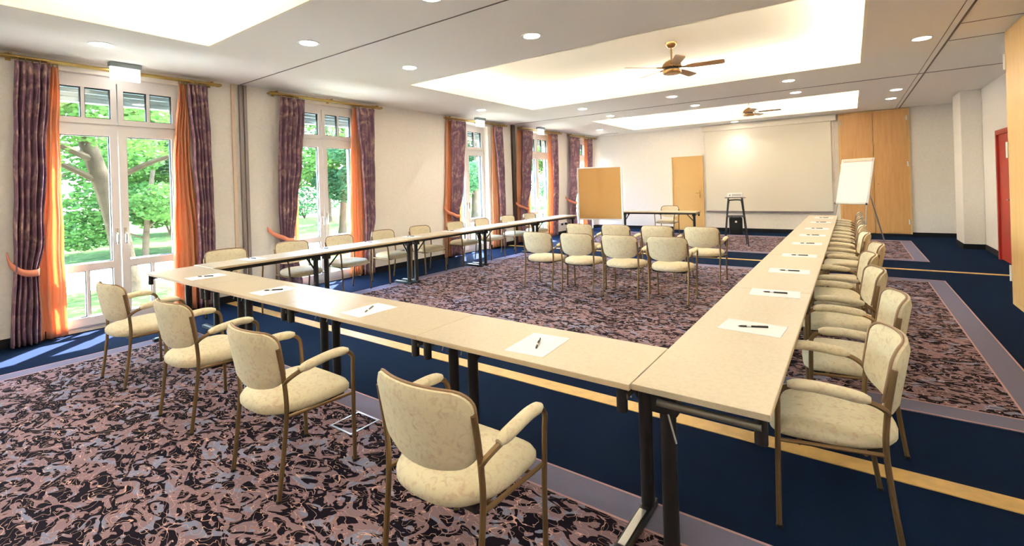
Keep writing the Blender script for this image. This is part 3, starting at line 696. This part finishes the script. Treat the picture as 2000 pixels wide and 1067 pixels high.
for s in (-1, 1):
    x0, x1 = (-.66, -.002) if s < 0 else (.002, .66)
    d = bxo('door', 'cupboard_wood', t, x0+.002, x1-.002, -.055, -.02, .075, 3.05)
    if s > 0:
        bm = bmesh.new(); cyl(bm, (.08, -.055, 1.28), (.08, -.063, 1.28), .018); obj('lock', bm, 'brass', d, True)
    for z in (.35, 1.75, 2.85):
        bm = bmesh.new(); cyl(bm, (s*.655, -.062, z-.06), (s*.655, -.062, z+.06), .012); box(bm, s*.655-.02, s*.655+.02, -.06, -.055, z-.06, z+.06); obj('hinge', bm, 'white_plastic', d, True)
t = thing('partition_cupboard', 'tall pale wooden cupboard panels at the right edge', 'cupboard', (XN, YN, 0), 0)
for k in range(3):
    d = bxo('door', 'panel_wood', t, -.05, -.001, -1.25*(k+1)+.004, -1.25*k-.004, .06, 3.085)
    for z in (.35, 1.75, 2.75):
        bm = bmesh.new(); cyl(bm, (-.058, -1.25*k-.01, z-.09), (-.058, -1.25*k-.01, z+.09), .013); obj('hinge', bm, 'white_plastic', d, True)
bxo('plinth', 'panel_wood', t, -.05, -.001, -3.75, -.004, 0, .055)
t = struct(thing('door_2', 'red door with red frame in the right wall', 'door', (XR, 10.9, 0)))
bxo('door_panel', 'red_paint', t, -.03, -.002, -.44, .44, .01, 2.12)
bm = bmesh.new(); box(bm, -.06, -.001, -.52, -.44, 0, 2.2); box(bm, -.06, -.001, .44, .52, 0, 2.2); box(bm, -.06, -.001, -.44, .44, 2.12, 2.2); obj('door_frame', bm, 'red_paint', t)
bm = bmesh.new(); cyl(bm, (-.03, -.36, 1.05), (-.08, -.36, 1.05), .01); tube(bm, [(-.08, -.36, 1.05), (-.08, -.25, 1.05)], .01); obj('handle', bm, 'steel', t, True)

# ------------------------------------------------------------------ pinboard, flip chart, projector trolley
t = thing('pinboard', 'freestanding brown pinboard with pale frame in front of the far corner', 'pinboard', (-5.22, 11.05, 0), R(2))
bxo('board', 'cork', t, -.575, .575, -.012, .012, .61, 1.90)
bm = bmesh.new()
for q in ((-.61, -.575, -.02, .02, .575, 1.935), (.575, .61, -.02, .02, .575, 1.935), (-.575, .575, -.02, .02, 1.90, 1.935), (-.575, .575, -.02, .02, .575, .61)): box(bm, *q)
obj('frame', bm, 'white_plastic', t)
for s in (-1, 1):
    bm = bmesh.new(); box(bm, s*.59-.016, s*.59+.016, -.012, .012, .03, .575); l = obj('leg', bm, 'white_plastic', t)
    bxo('foot', 'white_plastic', l, s*.59-.018, s*.59+.018, -.22, .22, .006, .032, bev=.005)
t = thing('flip_chart', 'white flip chart on a grey tripod easel before the wooden cupboard', 'flip chart', (.08, 12.75, 0), R(-36))
tilt = Matrix.Rotation(R(-13), 4, 'X')
def tilted(name, material, parent, *a, bev=0):
    bm = bmesh.new(); box(bm, *a, bev=bev); bmesh.ops.transform(bm, matrix=Matrix.Translation((0, -.16, .93)) @ tilt, verts=bm.verts); return obj(name, bm, material, parent)
tilted('board', 'white_plastic', t, -.35, .35, -.002, .02, -.03, .97, bev=.004)
tilted('paper_pad', 'paper', t, -.33, .33, -.014, -.002, .0, .90)
tilted('clamp_bar', 'rail_cream', t, -.30, .34, -.03, -.003, .90, .955, bev=.006)
tilted('tray', 'steel', t, -.35, .35, -.05, .0, -.05, -.03, bev=.004)
for s in (-1, 1):
    bm = bmesh.new(); cyl(bm, (s*.31, -.15, .93), (s*.40, -.36, .006), .013); obj('leg', bm, 'steel', t, True)
    bm = bmesh.new(); bmesh.ops.create_uvsphere(bm, u_segments=10, v_segments=6, radius=.022); bmesh.ops.translate(bm, verts=bm.verts, vec=(s*.34, -.2, .9)); obj('knob', bm, 'black', t, True)
bm = bmesh.new(); cyl(bm, (.05, .06, 1.78), (.05, .75, .006), .013); obj('leg', bm, 'steel', t, True)
CX, CY = -2.16, 11.64
t = thing('projector_trolley', 'tall black tubular projector stand before the screen', 'projector stand', (CX, CY, .006), R(14))
bxo('top_shelf', 'rail_grey', t, -.21, .21, -.17, .17, 1.075, 1.092, bev=.004)
top = {}
for sx in (-1, 1):
    for sy in (-1, 1):
        bm = bmesh.new(); cyl(bm, (sx*.14, sy*.11, 1.075), (sx*.235, sy*.23, 0), .012); obj('leg', bm, 'black', t, True)
for sy in (-1, 1):
    bm = bmesh.new(); tube(bm, spline([(-.16, sy*.145, .80), (-.135, sy*.125, .99), (-.10, sy*.115, 1.03), (.10, sy*.115, 1.03), (.135, sy*.125, .99), (.16, sy*.145, .80)], 3), .010, 8); obj('hoop', bm, 'black', t, True)
bm = bmesh.new()
for sy in (-1, 1): cyl(bm, (-.18, sy*.16, .66), (.18, sy*.16, .66), .010)
for sx in (-1, 1): cyl(bm, (sx*.18, -.16, .66), (sx*.18, .16, .66), .010)
obj('lower_frame', bm, 'black', t, True)
t = thing('projector', 'small white projector on top of the tubular stand', 'projector', (CX, CY, 1.098), R(8))
bxo('body', 'white_plastic', t, -.155, .155, -.12, .12, .01, .095, bev=.012)
bm = bmesh.new(); cyl(bm, (-.1, -.12, .052), (-.1, -.128, .052), .012); obj('port', bm, 'black', t, True)
bm = bmesh.new(); cyl(bm, (.06, .12, .055), (.06, .15, .055), .035, .032, 16); obj('lens', bm, 'black', t, True)
bm = bmesh.new()
for k in range(8): box(bm, -.05+k*.022, -.04+k*.022, -.122, -.119, .03, .075)
obj('vent', bm, 'rail_grey', t)
for sx in (-1, 1):
    bm = bmesh.new(); cyl(bm, (sx*.12, 0, 0), (sx*.12, 0, .012), .012); obj('foot', bm, 'black', t, True)
t = thing('equipment_bag', 'black bag hanging in the projector stand', 'bag', (CX+.0, CY, 0), R(14))
bxo('body', 'black_matte', t, -.135, .135, -.1, .1, .26, .64, bev=.03)
bxo('logo_patch', 'white_plastic', t, -.02, .02, -.103, -.098, .53, .57)
bm = bmesh.new()
for sx in (-1, 1): tube(bm, [(sx*.08, -.09, .62), (sx*.08, -.155, .675), (sx*.08, -.17, .66)], .008, 6)
obj('strap', bm, 'black_matte', t, True)

# ------------------------------------------------------------------ ceiling: lights, fans, signs
def downlight(x, y, label):
    t = thing('ceiling_downlight', label, 'ceiling light', (x, y, ZC), 0, 'round recessed downlights')
    bm = bmesh.new(); lathe(bm, [(.085, .0), (.085, -.004), (.11, -.005), (.112, -.001), (.112, .0)], 24); obj('trim_ring', bm, 'white_plastic', t, True)
    bm = bmesh.new(); lathe(bm, [(.084, -.0055), (.084, -.003)], 24); obj('lamp_face', bm, 'lamp_disc', t)
    sp = bpy.data.lights.new('downlight_lamp', 'SPOT'); sp.energy = SPOT; sp.color = (1, .95, .88); sp.spot_size = R(125); sp.spot_blend = .9; sp.shadow_soft_size = .08
    o = bpy.data.objects.new('downlight_lamp', sp); col.objects.link(o); o.parent = t; o.location = (0, 0, -.02)
for x, y, lb in ((-6.2, 1.49, 'nearest the left edge, above the nearest window'), (-4.63, 2.82, 'just before the near partition track, left'), (-2.78, 2.8, 'at the top edge just before the near partition track'), (-4.63, 4.23, 'just beyond the near partition track, left'), (-2.71, 4.2, 'just beyond the near partition track, centre'), (-.8, 4.2, 'just beyond the near partition track, right'),
    (.71, 7.34, 'right of the middle coffer beside the lengthwise track'), (-6.15, 7.54, 'above the third window'), (-4.58, 9.0, 'left one in the row behind the middle coffer'), (-2.7, 8.98, 'centre one in the row behind the middle coffer'), (-.8, 8.95, 'right one in the row behind the middle coffer'),
    (-4.6, 10.45, 'left one in the row before the far coffer'), (-2.65, 10.4, 'centre one in the row before the far coffer'), (-.81, 10.3, 'right one in the row before the far coffer'), (.71, 12.7, 'farthest on the right, before the cupboard'), (.72, 11.45, 'second farthest on the right, before the cupboard'), (-6.05, 12.95, 'above the farthest window'), (-2.59, 14.25, 'right above the projection screen'), (-4.6, -.8, 'behind the viewer on the left'), (.7, 1.5, 'above the viewer on the right')):
    downlight(x, y, 'round recessed ceiling light '+lb)
def fan(x, y, label, a0):
    t = thing('ceiling_fan', label, 'ceiling fan', (x, y, 0), 0, 'five-blade ceiling fans')
    bm = bmesh.new(); lathe(bm, [(.03, ZT-.075), (.055, ZT-.06), (.075, ZT-.03), (.078, ZT-.001)]); obj('canopy', bm, 'fan_metal', t, True)
    bm = bmesh.new(); cyl(bm, (0, 0, 3.19), (0, 0, ZT-.07), .013); obj('rod', bm, 'fan_metal', t, True)
    bm = bmesh.new(); lathe(bm, [(.12, 3.085), (.135, 3.1), (.12, 3.14), (.085, 3.175), (.035, 3.2), (.02, 3.205)]); obj('motor', bm, 'fan_metal', t, True)
    bm = bmesh.new(); lathe(bm, [(.06, 3.0), (.115, 3.005), (.125, 3.02), (.125, 3.05), (.12, 3.055)]); obj('switch_bowl', bm, 'fan_metal', t, True)
    bm = bmesh.new(); lathe(bm, [(.095, 3.05), (.095, 3.09)]); obj('neck', bm, 'black', t, True)
    for k in range(5):
        a = R(a0+72*k); rot = Matrix.Rotation(a, 4, 'Z')
        bm = bmesh.new(); tube(bm, [(.1, 0, 3.09), (.16, 0, 3.085), (.22, 0, 3.085)], .012, 6); bmesh.ops.transform(bm, matrix=rot, verts=bm.verts)
        ir = obj('blade_iron', bm, 'fan_metal', t, True)
        bm = bmesh.new(); prof = [(.2, .045), (.3, .058), (.6, .066), (.655, .062), (.675, .04)]
        top_ = [bm.verts.new((r, wd, .004)) for r, wd in prof]+[bm.verts.new((r, -wd, .004)) for r, wd in prof[::-1]]
        bot_ = [bm.verts.new((v.co.x, v.co.y, -.004)) for v in top_]
        bm.faces.new(top_); bm.faces.new(bot_[::-1])
        for i in range(len(top_)): bm.faces.new((top_[i], bot_[i], bot_[(i+1) % len(top_)], top_[(i+1) % len(top_)]))
        bmesh.ops.transform(bm, matrix=rot @ Matrix.Translation((0, 0, 3.085)) @ Matrix.Rotation(R(-13), 4, 'X'), verts=bm.verts); obj('blade', bm, 'blade', t)
    bm = bmesh.new(); cyl(bm, (.05, 0, 2.86), (.05, 0, 3.0), .002, n=5); obj('pull_chain', bm, 'brass', t)
fan(-1.99, 6.65, 'bronze five-blade ceiling fan under the middle coffer', 8)
fan(-1.95, 12.45, 'bronze five-blade ceiling fan under the far coffer', 2)
for i, (x, y) in enumerate(((-6.92, 1.87), (-6.9, 8.4), (-6.9, 11.0))):
    t = thing('exit_sign', 'blank white lit exit sign box under the ceiling at the %s window' % ('nearest', 'third', 'fourth')[i], 'exit sign', (x, y, ZC), 0, 'lit sign boxes')
    bxo('housing', 'shutter', t, -.05, .05, -.15, .15, -.055, -.0005, bev=.005)
    bxo('sign_panel', 'sign_face', t, -.02, .02, -.14, .14, -.20, -.055, bev=.003)
# ------------------------------------------------------------------ small wall and floor fittings
for i, (y, z) in enumerate(((6.25, .31), (12.5, .31))):
    t = thing('wall_socket', 'pale wall socket strip with two dark outlets, '+('by the second window' if i == 0 else 'below the wall between the far windows'), 'wall socket', (XL, y, z))
    bxo('plate', 'white_plastic', t, 0.0, .02, -.24, .24, -.06, .06, bev=.004)
    for s in (-1, 1): bxo('outlet', 'black', t, .018, .024, s*.11-.07, s*.11+.07, -.03, .03)
t = thing('floor_box', 'square metal-framed floor outlet cover in the foreground carpet', 'floor box', (-2.665, 1.865, .006))
bm = bmesh.new()
for q in ((-.11, .11, -.11, -.098), (-.11, .11, .098, .11), (-.11, -.098, -.098, .098), (.098, .11, -.098, .098)): box(bm, *q, 0, .004)
obj('frame', bm, 'steel', t)
bxo('lid', 'rug', t, -.098, .098, -.098, .098, 0, .002)
t = thing('ceiling_vent', 'narrow dark air slot in the ceiling at the far left corner', 'vent', (-6.3, 14.2, ZC))
bxo('slot', 'groove', t, -.3, .3, -.02, .02, -.006, -.0005)
bxo('slot_frame', 'white_plastic', t, -.32, .32, -.035, .035, -.004, -.0002)
